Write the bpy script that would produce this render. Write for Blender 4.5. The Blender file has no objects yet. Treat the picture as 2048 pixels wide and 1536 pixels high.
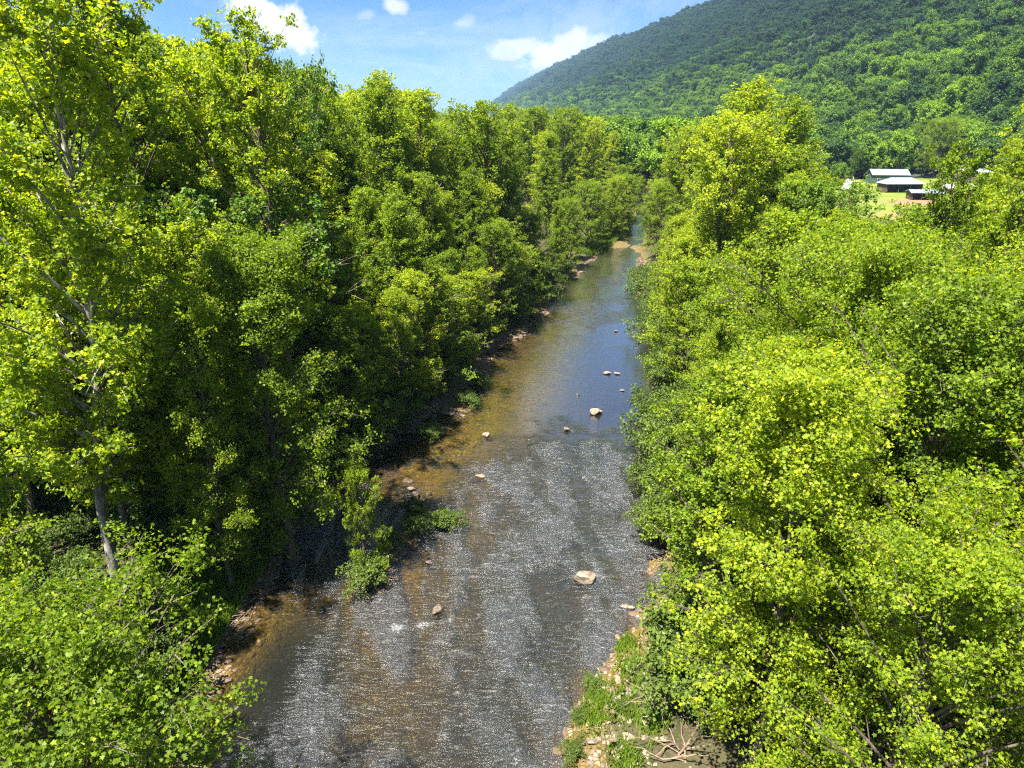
import bpy, math, random
import numpy as np
from mathutils import Vector, Matrix
R = math.radians
rng = np.random.default_rng(7)
random.seed(7)
sc = bpy.context.scene
col = sc.collection

# ------------------------------------------------------------------ camera, light, sky, exposure
cam_d = bpy.data.cameras.new('camera'); cam = bpy.data.objects.new('camera', cam_d); col.objects.link(cam)
cam.location = (0, 0, 28); cam.rotation_euler = (R(90 - 21.1), 0, 0)
cam_d.sensor_width = 36; cam_d.lens = 24.0; cam_d.clip_start = .3; cam_d.clip_end = 20000
sc.camera = cam
SUN_EL, SUN_AZ = 65, -134            # azimuth measured from +Y towards +X
sd = Vector((math.sin(R(SUN_AZ)) * math.cos(R(SUN_EL)), math.cos(R(SUN_AZ)) * math.cos(R(SUN_EL)), math.sin(R(SUN_EL))))
sl = bpy.data.lights.new('sun', 'SUN'); sl.energy = 4.9; sl.angle = R(.53); sl.color = (1, .95, .86)
so = bpy.data.objects.new('sun', sl); col.objects.link(so)
so.rotation_euler = sd.to_track_quat('Z', 'Y').to_euler(); so.location = (-60, 60, 200)
sc.view_settings.view_transform = 'Standard'; sc.view_settings.look = 'None'
sc.view_settings.exposure = 1.95; sc.view_settings.gamma = 1; sc.view_settings.use_curve_mapping = False
cy = sc.cycles
cy.use_denoising = False; cy.pixel_filter_type = 'BLACKMAN_HARRIS'; cy.filter_width = 1.2
cy.max_bounces = 8; cy.diffuse_bounces = 5; cy.glossy_bounces = 3; cy.transmission_bounces = 4
cy.transparent_max_bounces = 8; cy.volume_bounces = 0; cy.caustics_reflective = False; cy.caustics_refractive = False
cy.sample_clamp_indirect = 4; cy.sample_clamp_direct = 3.2

SP, CP, F = math.sin(R(21.1)), math.cos(R(21.1)), 1365.0
def ray(px, py):
    u = (px - 1024) / F; v = (768 - py) / F
    return Vector((u, CP + v * SP, -SP + v * CP)).normalized()
def ground(px, py, z=0.0):
    d = ray(px, py); t = (z - 28) / d.z
    return d.x * t, d.y * t

def nd(nt, kind, **kw):
    n = nt.nodes.new(kind)
    for k, v in kw.items():
        if k in ('ins',):
            for a, b in v.items():
                n.inputs[a].default_value = b
        else:
            setattr(n, k, v)
    return n
def mth(nt, op, a, b=None, clamp=False):
    n = nt.nodes.new('ShaderNodeMath'); n.operation = op; n.use_clamp = clamp
    for i, x in enumerate((a, b)):
        if x is None: continue
        if isinstance(x, (int, float)): n.inputs[i].default_value = x
        else: nt.links.new(x, n.inputs[i])
    return n.outputs[0]
def vdot(nt, a, vec):
    n = nt.nodes.new('ShaderNodeVectorMath'); n.operation = 'DOT_PRODUCT'
    nt.links.new(a, n.inputs[0]); n.inputs[1].default_value = vec
    return n.outputs['Value']
def mapr(nt, v, a, b, c=0.0, d=1.0, smooth=True):
    n = nt.nodes.new('ShaderNodeMapRange'); n.interpolation_type = 'SMOOTHSTEP' if smooth else 'LINEAR'
    nt.links.new(v, n.inputs[0])
    for i, x in enumerate((a, b, c, d)): n.inputs[i + 1].default_value = x
    return n.outputs[0]
def mixc(nt, f, a, b):
    n = nt.nodes.new('ShaderNodeMix'); n.data_type = 'RGBA'
    for s, x in ((n.inputs[0], f), (n.inputs[6], a), (n.inputs[7], b)):
        if isinstance(x, (int, float)): s.default_value = x
        elif isinstance(x, tuple): s.default_value = (*x, 1)
        else: nt.links.new(x, s)
    return n.outputs[2]
def noise(nt, vec, scale, detail=4, rough=.55, out='Fac', dist=0.0):
    n = nt.nodes.new('ShaderNodeTexNoise'); n.inputs['Scale'].default_value = scale
    n.inputs['Detail'].default_value = detail; n.inputs['Roughness'].default_value = rough
    n.inputs['Distortion'].default_value = dist
    if vec is not None: nt.links.new(vec, n.inputs['Vector'])
    return n.outputs[out]

w = bpy.data.worlds.new('World'); sc.world = w; w.use_nodes = True
nt = w.node_tree; nt.nodes.clear()
sky = nd(nt, 'ShaderNodeTexSky', sky_type='NISHITA', sun_disc=False, sun_elevation=R(SUN_EL), sun_rotation=R(SUN_AZ),
         altitude=200, air_density=1.0, dust_density=.3, ozone_density=3.0)
tc = nd(nt, 'ShaderNodeTexCoord'); D = tc.outputs['Generated']
n1 = noise(nt, D, 9, 7, .62); n2 = noise(nt, D, 34, 6, .6)
CLOUDS = [  # px, py, half width, half height, tilt, softness, opacity
    (548, 42, 78, 40, 22, .45, 1.0), (785, 10, 36, 20, 12, .7, .85), (735, 30, 30, 14, -10, .9, .4), (925, 47, 38, 17, -12, .9, .5),
    (1030, 96, 62, 22, -4, .6, .8), (1112, 100, 72, 34, -16, .55, .95), (1185, 90, 70, 30, -24, .8, .7), (1130, 70, 330, 90, -16, 1.0, .30), (845, 66, 22, 7, 0, 1, .3),
    (-500, -300, 300, 130, 10, .6, 1), (900, -700, 330, 120, -8, .6, 1), (2600, -500, 260, 140, 14, .6, 1), (300, -1200, 420, 160, 5, .6, .9),
    (-2500, -100, 420, 120, 0, .6, .9), (1700, -1900, 500, 240, 0, .6, .9)]
acc = None
for px, py, hw, hh, tilt, soft, op in CLOUDS:
    c = ray(px, py); rt = Vector((0, 0, 1)).cross(c); rt = -rt.normalized(); up = rt.cross(c).normalized()
    if up.z < 0: up = -up
    ca, sa = math.cos(R(-tilt)), math.sin(R(-tilt))
    ex = (rt * ca + up * sa); ey = (up * ca - rt * sa)
    k = c.dot(Vector((0, CP, -SP))); k = max(k, .5)
    ax = vdot(nt, D, tuple(ex * (F / hw))); ay = vdot(nt, D, tuple(ey * (F / hh)))
    r2 = mth(nt, 'ADD', mth(nt, 'MULTIPLY', ax, ax), mth(nt, 'MULTIPLY', ay, ay))
    r1 = mth(nt, 'SQRT', r2)
    r1 = mth(nt, 'ADD', r1, mth(nt, 'MULTIPLY', mth(nt, 'SUBTRACT', n1, .5), 2.2))
    r1 = mth(nt, 'ADD', r1, mth(nt, 'MULTIPLY', mth(nt, 'SUBTRACT', n2, .5), 1.5))
    m = mapr(nt, r1, 1.0, 1.0 - soft, 0, op)
    front = mth(nt, 'GREATER_THAN', vdot(nt, D, tuple(c)), 0)
    m = mth(nt, 'MULTIPLY', m, front)
    acc = m if acc is None else mth(nt, 'MAXIMUM', acc, m)
mp = nd(nt, 'ShaderNodeMapping'); mp.inputs['Scale'].default_value = (1.2, 1.2, 6); mp.inputs['Rotation'].default_value = (R(8), R(-12), 0)
nt.links.new(D, mp.inputs[0])
ci = mapr(nt, noise(nt, mp.outputs[0], 3.2, 6, .6, dist=.4), .42, .80, 0.0, .34)
cloud = mth(nt, 'MAXIMUM', acc, ci)
cbright = mapr(nt, n2, .3, .7, .82, 1.0)
cc = nd(nt, 'ShaderNodeMix', data_type='RGBA'); cc.blend_type = 'MULTIPLY'; cc.inputs[0].default_value = 1
cc.inputs[6].default_value = (6.4, 6.5, 6.7, 1); nt.links.new(cbright, cc.inputs[7])
skc = nd(nt, 'ShaderNodeMix', data_type='RGBA'); skc.blend_type = 'MULTIPLY'; skc.inputs[0].default_value = 1
nt.links.new(sky.outputs[0], skc.inputs[6]); skc.inputs[7].default_value = (.34, .54, .84, 1)
mx = mixc(nt, cloud, skc.outputs[2], cc.outputs[2])
bg = nd(nt, 'ShaderNodeBackground'); bg.inputs[1].default_value = .05
nt.links.new(mx, bg.inputs[0])
wo = nd(nt, 'ShaderNodeOutputWorld'); nt.links.new(bg.outputs[0], wo.inputs[0])

# ------------------------------------------------------------------ helpers
def tag(o, label=None, cat=None, group=None, kind=None):
    for k, v in (('label', label), ('category', cat), ('group', group), ('kind', kind)):
        if v: o[k] = v
    return o
def mesh(name, V, polys, mats=(), midx=None, attrs=None, smooth=False):
    me = bpy.data.meshes.new(name)
    V = np.asarray(V, dtype=np.float32).reshape(-1, 3)
    polys = [np.asarray(p, dtype=np.int32) for p in polys if len(p)]
    me.vertices.add(len(V)); me.vertices.foreach_set('co', V.ravel())
    nl = sum(p.size for p in polys); npoly = sum(len(p) for p in polys)
    me.loops.add(nl); me.polygons.add(npoly)
    me.loops.foreach_set('vertex_index', np.concatenate([p.ravel() for p in polys]))
    tot = np.concatenate([np.full(len(p), p.shape[1], np.int32) for p in polys])
    st = np.concatenate([[0], np.cumsum(tot)[:-1]]).astype(np.int32)
    me.polygons.foreach_set('loop_start', st)
    try: me.polygons.foreach_set('loop_total', tot)
    except Exception: pass
    if midx is not None: me.polygons.foreach_set('material_index', np.asarray(midx, dtype=np.int32))
    me.polygons.foreach_set('use_smooth', np.full(npoly, smooth, dtype=bool))
    for m in mats: me.materials.append(m)
    for k, a in (attrs or {}).items():
        at = me.attributes.new(k, 'FLOAT', 'POINT'); at.data.foreach_set('value', np.asarray(a, dtype=np.float32))
    me.update(calc_edges=True)
    return me
def link(name, me, parent=None, loc=None):
    o = bpy.data.objects.new(name, me); col.objects.link(o)
    if parent is not None: o.parent = parent
    if loc is not None: o.location = loc
    return o
_h = rng.random((256, 256))
def vn(x, y):
    xi = np.floor(x).astype(int); yi = np.floor(y).astype(int); fx = x - xi; fy = y - yi
    fx = fx * fx * (3 - 2 * fx); fy = fy * fy * (3 - 2 * fy)
    a = _h[xi & 255, yi & 255]; b = _h[(xi + 1) & 255, yi & 255]; c = _h[xi & 255, (yi + 1) & 255]; d = _h[(xi + 1) & 255, (yi + 1) & 255]
    return (a * (1 - fx) + b * fx) * (1 - fy) + (c * (1 - fx) + d * fx) * fy
def fbm(x, y, s, o=4):
    r = 0; a = .5
    for i in range(o):
        r = r + a * vn(x / s + 17.3 * i, y / s + 5.1 * i); s = s / 2.03; a *= .5
    return r / (1 - .5 ** o)
def sstep(a, b, x):
    t = np.clip((x - a) / (b - a), 0, 1); return t * t * (3 - 2 * t)
def quads_grid(nx, ny):
    i = np.arange(nx - 1)[None, :] + nx * np.arange(ny - 1)[:, None]
    i = i.ravel(); return np.stack([i, i + 1, i + nx + 1, i + nx], 1)

def new_mat(name):
    m = bpy.data.materials.new(name); m.use_nodes = True; nt = m.node_tree; nt.nodes.clear()
    out = nt.nodes.new('ShaderNodeOutputMaterial'); return m, nt, out
def simple(name, c, rough=.7, metal=0.0, nscale=0, namp=.25, bump=0.0, spec=.4, wet=False):
    m, nt, out = new_mat(name); p = nd(nt, 'ShaderNodeBsdfPrincipled')
    p.inputs['Roughness'].default_value = rough; p.inputs['Metallic'].default_value = metal; p.inputs['Specular IOR Level'].default_value = spec
    if wet:
        gz = nd(nt, 'ShaderNodeNewGeometry'); sz = nd(nt, 'ShaderNodeSeparateXYZ'); nt.links.new(gz.outputs['Position'], sz.inputs[0])
        wetf = mapr(nt, mth(nt, 'ADD', sz.outputs[2], mth(nt, 'MULTIPLY', noise(nt, gz.outputs['Position'], 3, 3), .16)), .14, .24, 1, 0)
    if nscale:
        g = nd(nt, 'ShaderNodeTexCoord')
        f = noise(nt, g.outputs['Object'], nscale, 6, .6)
        lo = tuple(x * (1 - namp) for x in c); hi = tuple(min(1, x * (1 + namp)) for x in c)
        f2 = mapr(nt, f, .35, .65)
        cx_ = mixc(nt, f2, lo, hi)
        if wet: cx_ = mixc(nt, wetf, cx_, tuple(x * .28 for x in c)); nt.links.new(mapr(nt, wetf, 0, 1, rough, .25), p.inputs['Roughness'])
        nt.links.new(cx_, p.inputs['Base Color'])
        if bump:
            b = nd(nt, 'ShaderNodeBump'); b.inputs['Strength'].default_value = bump; b.inputs['Distance'].default_value = .05
            nt.links.new(f, b.inputs['Height']); nt.links.new(b.outputs[0], p.inputs['Normal'])
    else: p.inputs['Base Color'].default_value = (*c, 1)
    nt.links.new(p.outputs[0], out.inputs[0]); return m

def leaf_mat(name, dark, mid, light, trans, tmix=.45, zone=False, under=.3):
    m, nt, out = new_mat(name)
    at = nd(nt, 'ShaderNodeAttribute', attribute_name='tint')
    oi = nd(nt, 'ShaderNodeObjectInfo')
    rnd = mth(nt, 'MULTIPLY', mth(nt, 'SUBTRACT', oi.outputs['Random'], .5), .75 if zone else .42)
    f = mth(nt, 'ADD', at.outputs['Fac'], rnd, clamp=True)
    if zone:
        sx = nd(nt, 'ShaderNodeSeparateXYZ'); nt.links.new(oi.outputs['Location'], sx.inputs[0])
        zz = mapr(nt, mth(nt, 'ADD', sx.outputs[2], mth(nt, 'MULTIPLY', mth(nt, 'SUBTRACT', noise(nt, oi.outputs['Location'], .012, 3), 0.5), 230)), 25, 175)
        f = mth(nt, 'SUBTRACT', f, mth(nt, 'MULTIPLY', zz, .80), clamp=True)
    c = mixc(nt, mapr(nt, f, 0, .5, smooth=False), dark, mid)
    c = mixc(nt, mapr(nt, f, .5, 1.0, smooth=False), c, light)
    t = nd(nt, 'ShaderNodeMix', data_type='RGBA'); t.blend_type = 'MULTIPLY'; t.inputs[0].default_value = 1
    nt.links.new(c, t.inputs[6]); t.inputs[7].default_value = (*trans, 1)
    geo = nd(nt, 'ShaderNodeNewGeometry')
    cu = mixc(nt, mth(nt, 'MULTIPLY', geo.outputs['Backfacing'], under), c, (.22, .28, .06))
    p = nd(nt, 'ShaderNodeBsdfPrincipled'); p.inputs['Roughness'].default_value = .45; p.inputs['Specular IOR Level'].default_value = .2
    nt.links.new(cu, p.inputs['Base Color'])
    tr = nd(nt, 'ShaderNodeBsdfTranslucent'); nt.links.new(t.outputs[2], tr.inputs[0])
    mxs = nd(nt, 'ShaderNodeMixShader'); mxs.inputs[0].default_value = tmix
    nt.links.new(p.outputs[0], mxs.inputs[1]); nt.links.new(tr.outputs[0], mxs.inputs[2]); nt.links.new(mxs.outputs[0], out.inputs[0])
    return m
M = {}
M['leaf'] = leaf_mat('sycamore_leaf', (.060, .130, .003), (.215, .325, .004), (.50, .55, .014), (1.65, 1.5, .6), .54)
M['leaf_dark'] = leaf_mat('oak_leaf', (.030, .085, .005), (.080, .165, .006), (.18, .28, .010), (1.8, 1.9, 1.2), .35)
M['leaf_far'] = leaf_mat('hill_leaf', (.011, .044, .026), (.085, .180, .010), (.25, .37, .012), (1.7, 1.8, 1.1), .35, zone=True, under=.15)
M['shrub'] = leaf_mat('shrub_leaf', (.035, .07, .012), (.065, .115, .014), (.12, .17, .022), (1.8, 1.9, 1.1), .35)
M['grass'] = leaf_mat('grass_blade', (.07, .13, .012), (.13, .22, .015), (.22, .30, .03), (1.6, 1.7, 1.1), .35)

def bark(name, c1, c2, sc_=3.0):
    m, nt, out = new_mat(name); p = nd(nt, 'ShaderNodeBsdfPrincipled'); p.inputs['Roughness'].default_value = .85
    g = nd(nt, 'ShaderNodeTexCoord'); mp = nd(nt, 'ShaderNodeMapping'); mp.inputs['Scale'].default_value = (1, 1, .35); nt.links.new(g.outputs['Object'], mp.inputs[0])
    f = noise(nt, mp.outputs[0], sc_, 7, .65)
    nt.links.new(mixc(nt, mapr(nt, f, .42, .6), c1, c2), p.inputs['Base Color'])
    b = nd(nt, 'ShaderNodeBump'); b.inputs['Strength'].default_value = .6; b.inputs['Distance'].default_value = .06
    nt.links.new(noise(nt, mp.outputs[0], sc_ * 4, 5), b.inputs['Height']); nt.links.new(b.outputs[0], p.inputs['Normal'])
    nt.links.new(p.outputs[0], out.inputs[0]); return m
M['bark'] = bark('brown_bark', (.06, .045, .03), (.14, .115, .085))
M['bark_pale'] = bark('pale_sycamore_bark', (.09, .08, .06), (.33, .31, .26), 2.4)

# ------------------------------------------------------------------ river banks and terrain
LP = [(-16, -30), (-9.5, 4), (-12.5, 14), (-15.0, 20), (-15.8, 24.6), (-16.2, 29), (-16.2, 33), (-16, 37), (-15.7, 43), (-15.2, 48), (-13.4, 53), (-10.3, 61), (-7.0, 69),
      (-5.2, 77), (-1.2, 89), (3.4, 105), (9.8, 127), (15.2, 144), (23.5, 164), (30.5, 180), (38, 215), (45, 255), (52, 300), (62, 318), (90, 345), (160, 380), (300, 420), (500, 720)]
RP = [(1, -30), (2.2, 10), (3.0, 20), (3.9, 25), (5.2, 28), (7.2, 31), (9.2, 36), (11.0, 43.5), (13.8, 56), (16.8, 70.7), (21.0, 96.6), (25.2, 127), (29.8, 159), (34.6, 180), (42, 215),
      (50, 255), (60, 290), (76, 305), (104, 325), (174, 350), (314, 390), (514, 720)]
def Lx(y): return np.interp(y, [p[1] for p in LP], [p[0] for p in LP])
def Rx(y): return np.interp(y, [p[1] for p in RP], [p[0] for p in RP])
BARS = [(-8.6, 38.0, 2.0, 4.6, .62), (-7.2, 44.5, 1.6, 4.0, .62), (-9.5, 50.5, 2.2, 3.2, .42), (-6.5, 57, 2.6, 5.0, .40), (-5.6, 66, 1.7, 4.2, .62), (-3.4, 77, 1.6, 4, .45), (1.4, 93, 1.5, 5, .42), (5.2, 103, 1.3, 5, .42),
        (4.9, 24.4, 2.1, 4.2, .55), (6.6, 29.5, 1.1, 2.4, .45), (-12.2, 45.5, 2.2, 2.0, .3), (12.5, 134, 1.5, 6, .5), (26.2, 167, 3.2, 9, .75), (-2.8, 44, 1.2, 2.5, .12)]
def terr(X, Y):
    X = np.asarray(X, float); Y = np.asarray(Y, float)
    wob = (fbm(X, Y, 5, 3) - .5) * 2.2
    dl = Lx(Y) - X + wob * .7; dr = X - Rx(Y) + wob * .7
    m = np.maximum(dl, dr)
    z = np.where(m < 0, -.50 * sstep(0, 3.5, -m) - .03, 0)
    z = z + np.where(m >= 0, -.03 + 1.25 * sstep(0, 4.5, m) + .5 * sstep(4, 14, m) + (fbm(X, Y, 14, 4) - .5) * .9 * sstep(2, 10, m), 0)
    inr = m < 1
    for bx, by, ax, ay, h in BARS:
        e = np.exp(-(((X - bx) / ax) ** 2 + ((Y - by) / ay) ** 2)); z = z + np.where(inr, e * h, 0)
    z = z + np.where(m < .5, (fbm(X, Y, 1.6, 4) - .5) * .34, (fbm(X, Y, 1.6, 3) - .5) * .12)
    return z, m
def terr1(x, y):
    z, m = terr(np.array([x]), np.array([y])); return float(z[0])
def foot_d(X, Y): return (X - 262 + .10 * Y) / 1.005
def hillz(X, Y):
    d = foot_d(X, Y); rv = (fbm(X * .4 + Y * .9, Y * .12 + X, 150, 3) - .5)
    h = np.where(d < 0, d * .12, 300 * (np.clip(d, 0, 1e9) / 470) ** 1.04)
    top = 300 - np.clip(d - 470, 0, 1e9) * .25
    h = np.minimum(h, top + 8) if np.ndim(h) else min(h, top + 8)
    k = np.clip(d / 120, 0, 1)
    return h * (1 + .0 * rv) + rv * 62 * k * np.clip((560 - d) / 300, .15, 1) + (fbm(X, Y, 60, 3) - .5) * 12 * k + 1.2

def axis(lo, a, b, hi, s, gr=1.09, smax=70):
    c = list(np.arange(a, b + 1e-6, s)); st = s; x = a
    pre = []
    while x > lo: st = min(st * gr, smax); x -= st; pre.append(x)
    st = s; x = c[-1]; post = []
    while x < hi: st = min(st * gr, smax); x += st; post.append(x)
    return np.array(pre[::-1] + c + post)
xs = axis(-2600, -19, 14, 3400, .33); ys = axis(-120, 18, 80, 7000, .36, 1.045)
X, Y = np.meshgrid(xs, ys); Z, m = terr(X, Y)
near = sstep(420, 260, np.abs(Y)) * sstep(300, 200, np.abs(X))
field = sstep(14, 0, np.maximum(np.maximum(108 - X, X - 205), np.maximum(205 - Y, Y - 345)) + (fbm(X, Y, 20, 3) - .5) * 10)
Z = Z * (1 - field) + 1.5 * field
dirt = field * sstep(.60, .70, fbm(X, Y, 30, 3) + .25 * sstep(128, 150, X) * sstep(300, 250, Y))
bed = 1 - sstep(.15, 1.7, m + (fbm(X, Y, 3, 3) - .5) * 1.2)
bed = np.maximum(bed, np.exp(-(((X - 28) / 7) ** 2 + ((Y - 176) / 12) ** 2)) * .9)
grassy = sstep(.3, 1.4, m) * sstep(9, 3, m) * (X < (Lx(Y) + Rx(Y)) / 2)
gm, nt, out = new_mat('ground')
geo = nd(nt, 'ShaderNodeNewGeometry'); P = geo.outputs['Position']
def att(n): return nd(nt, 'ShaderNodeAttribute', attribute_name=n).outputs['Fac']
big = noise(nt, P, .35, 5); fine = noise(nt, P, 6, 6, .65)
forest = mixc(nt, mapr(nt, big, .35, .6), (.030, .030, .014), (.055, .055, .022)); forest = mixc(nt, mapr(nt, fine, .45, .65), forest, (.095, .068, .04))
vo = nd(nt, 'ShaderNodeTexVoronoi'); vo.inputs['Scale'].default_value = 4.5; nt.links.new(P, vo.inputs['Vector'])
vb = nd(nt, 'ShaderNodeTexVoronoi', feature='DISTANCE_TO_EDGE'); vb.inputs['Scale'].default_value = 4.5; nt.links.new(P, vb.inputs['Vector'])
sv = nd(nt, 'ShaderNodeSeparateColor'); nt.links.new(vo.outputs['Color'], sv.inputs[0])
peb = mixc(nt, sv.outputs[0], (.10, .072, .028), (.22, .165, .075)); peb = mixc(nt, mth(nt, 'MULTIPLY', mapr(nt, sv.outputs[1], .75, .8), .7), peb, (.36, .31, .24))
peb = mixc(nt, mapr(nt, vb.outputs['Distance'], 0, .10), (.05, .035, .018), peb)
peb = mixc(nt, mapr(nt, noise(nt, P, .8, 5), .40, .66), peb, mixc(nt, fine, (.10, .065, .014), (.22, .15, .03)))
gr = mixc(nt, mapr(nt, noise(nt, P, 1.2, 6), .35, .65), (.035, .06, .012), (.09, .12, .02))
lawn = mixc(nt, mapr(nt, noise(nt, P, .12, 6, .65), .35, .65), (.10, .17, .018), (.19, .20, .035))
c = mixc(nt, mth(nt, 'MULTIPLY', att('grassy'), .35), forest, gr); c = mixc(nt, att('bed'), c, peb); c = mixc(nt, att('field'), c, lawn)
c = mixc(nt, att('dirt'), c, mixc(nt, fine, (.19, .11, .06), (.26, .16, .09)))
p = nd(nt, 'ShaderNodeBsdfPrincipled'); p.inputs['Roughness'].default_value = .9; p.inputs['Specular IOR Level'].default_value = .2; nt.links.new(c, p.inputs['Base Color'])
hgt = mth(nt, 'ADD', mth(nt, 'MULTIPLY', mapr(nt, vb.outputs['Distance'], 0, .25), att('bed')), fine)
b = nd(nt, 'ShaderNodeBump'); b.inputs['Strength'].default_value = .8; b.inputs['Distance'].default_value = .08; nt.links.new(hgt, b.inputs['Height']); nt.links.new(b.outputs[0], p.inputs['Normal'])
nt.links.new(p.outputs[0], out.inputs[0]); M['ground'] = gm
g = link('ground', mesh('ground', np.stack([X, Y, Z], -1), [quads_grid(len(xs), len(ys))], [gm], attrs=dict(bed=bed.ravel(), grassy=grassy.ravel(), field=field.ravel(), dirt=dirt.ravel()), smooth=True))
tag(g, kind='structure', label='forest floor, river bed and farm clearing under the trees')

# hill sheet in foot coordinates
dd = np.concatenate([np.linspace(-25, 120, 30), np.linspace(128, 900, 70)]); yy = np.concatenate([np.arange(-250, 1500, 16.), np.arange(1500, 8000, 60.)])
DD, YY = np.meshgrid(dd, yy); XX = DD * 1.005 + 262 - .10 * YY; ZZ = hillz(XX, YY)
hm = simple('hill_soil', (.035, .045, .02), .95, nscale=.08, namp=.4)
tag(link('hill', mesh('hill', np.stack([XX, YY, ZZ], -1), [quads_grid(len(dd), len(yy))], [hm], smooth=True)), kind='structure', label='long steep wooded mountain side rising on the right')

# ------------------------------------------------------------------ water
wx = np.arange(-20, 22, .22); wy = np.arange(-12, 118, .24)
def depth_shade_at(X, Y):
    z, m_ = terr(X, Y); c = np.clip((X - Lx(Y)) / (Rx(Y) - Lx(Y)), 0, 1)
    ch = np.exp(-((c - .76) / .22) ** 2) * (.35 + .65 * sstep(50, 66, Y)); return np.clip(-z, 0, 2) + 1.1 * ch + .8 * np.exp(-((X + 12.5) / 3.2) ** 2 - ((Y - 27) / 7) ** 2)  # last term paints bank-tree shade into the near-left water as extra depth
def water_mesh(wx, wy, off=0):
    X, Y = np.meshgrid(wx, wy); X = X + off
    diag = 59.5 - np.clip((4 - X) * .55, 0, 8) + (fbm(X, Y, 3, 3) - .5) * 5
    rif = sstep(4, -6, Y - diag + (fbm(X + 40, Y, 1.5, 3) - .5) * 8)
    calm = np.exp(-(((X + 14) / 2.6) ** 2 + ((Y - 29) / 8) ** 2)) + .8 * np.exp(-(((X + 2.5) / 2.4) ** 2 + ((Y - 22.5) / 3) ** 2)) + .9 * np.exp(-(((X + 6) / 3) ** 2 + ((Y - 51) / 4) ** 2))
    rif = rif * (1 - np.clip(calm, 0, .85)) * sstep(0.1, .55, fbm(X, Y, 6, 3) + .15)
    up = sstep(84, 92, Y) * sstep(118, 108, Y) * sstep(.40, .62, fbm(X * 1.0, Y * .6, 5, 3)); rif = np.maximum(rif, up * .55)
    rif = rif * (.35 + .65 * sstep(.36, .6, fbm(X * 1.6 + Y * .35, Y * .55 - X * .2, 2.6, 4)))
    foam = np.zeros_like(X)
    for fx, fy, sx, sy, a in FOAM:
        foam = np.maximum(foam, a * np.exp(-(((X - fx) / sx) ** 2 + ((Y - fy) / sy) ** 2)))
    Z = rif * ((fbm(X * .75 + Y * .1, Y * 1.35, .75, 3) - .5) * .26) + (fbm(X, Y, 1.5, 2) - .5) * .012 + foam * (fbm(X + 9, Y, .5, 2) - .5) * .12
    return np.stack([X, Y, Z], -1), rif, foam, depth_shade_at(X, Y)
def gp(px, py): return ground(px, py)
FOAM = []
for px, py, sx, sy, a in [(845, 1250, .7, .6, .9), (900, 1240, .45, .9, .8), (795, 1255, .9, .5, 1), (735, 1420, .9, .5, .6), (700, 1470, 1, .4, .4), (1200, 1190, 1.0, .5, .55), (870, 1300, .5, 1.2, .6), (935, 1140, .8, .4, .7),
                          (1060, 1090, .8, .4, .6), (1020, 1080, .5, .3, .55), (650, 1425, 1.2, .5, .4), (720, 1330, .8, .8, .5), (1140, 1000, .9, .3, .35), (960, 905, 1.3, .6, .35), (1060, 900, 1.2, .5, .35), (1180, 618, 2, 1.2, .5), (1170, 640, 2.5, .8, .4),
                          (1215, 745, .6, .3, .3), (1150, 560, 2.2, 1.2, .45), (1000, 1350, .7, .7, .35), (1250, 1380, .6, .6, .3)]:
    x, y = gp(px, py); FOAM.append((x, y, sx, sy, a))
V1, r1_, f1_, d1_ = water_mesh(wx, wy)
wyb = axis(118, 118, 119, 720, .8, 1.05, 12); wyb = wyb[wyb >= 117.9]
XB = []
ub = np.linspace(-3, 1, 24)
Vb = np.stack([np.stack([Lx(wyb) - 3 + (Rx(wyb) - Lx(wyb) + 6) * k, wyb, np.zeros_like(wyb)], -1) for k in np.linspace(0, 1, 24)], 1)
nb = Vb.reshape(-1, 3); nb[:, 2] = 0
n0 = V1.shape[0] * V1.shape[1]
rb = sstep(.45, .8, fbm(nb[:, 0] * 2, nb[:, 1], 9, 4)) * .3
wm, nt, out = new_mat('river_water')
geo = nd(nt, 'ShaderNodeNewGeometry'); P = geo.outputs['Position']
rf = nd(nt, 'ShaderNodeAttribute', attribute_name='riffle').outputs['Fac']; fo = nd(nt, 'ShaderNodeAttribute', attribute_name='foam').outputs['Fac']
mp = nd(nt, 'ShaderNodeMapping'); mp.inputs['Scale'].default_value = (1.0, 2.1, 1); mp.inputs['Rotation'].default_value = (0, 0, R(12)); nt.links.new(P, mp.inputs[0])
h1 = noise(nt, mp.outputs[0], 2.2, 5, .6, dist=.6); h2 = noise(nt, mp.outputs[0], 9, 4, .6, dist=.5)
mpw = nd(nt, 'ShaderNodeMapping'); mpw.inputs['Scale'].default_value = (.5, 1.7, 1); mpw.inputs['Rotation'].default_value = (0, 0, R(-14)); nt.links.new(P, mpw.inputs[0])
h0 = noise(nt, mpw.outputs[0], 1.5, 3, .5, dist=1.2)
hh = mth(nt, 'ADD', mth(nt, 'ADD', mth(nt, 'MULTIPLY', h1, .9), mth(nt, 'MULTIPLY', h2, .35)), mth(nt, 'MULTIPLY', h0, 1.6))
amp = mth(nt, 'ADD', mth(nt, 'MULTIPLY', rf, .20), .016)
b = nd(nt, 'ShaderNodeBump'); b.inputs['Strength'].default_value = 1; b.inputs['Distance'].default_value = 1
nt.links.new(mth(nt, 'MULTIPLY', hh, amp), b.inputs['Height'])
fr = nd(nt, 'ShaderNodeFresnel'); fr.inputs[0].default_value = 1.33; nt.links.new(b.outputs[0], fr.inputs['Normal'])
gl = nd(nt, 'ShaderNodeBsdfGlossy'); nt.links.new(mth(nt, 'ADD', mth(nt, 'MULTIPLY', rf, .17), .05), gl.inputs['Roughness']); nt.links.new(b.outputs[0], gl.inputs['Normal'])
gl.inputs[0].default_value = (1, 1, 1, 1)
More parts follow.
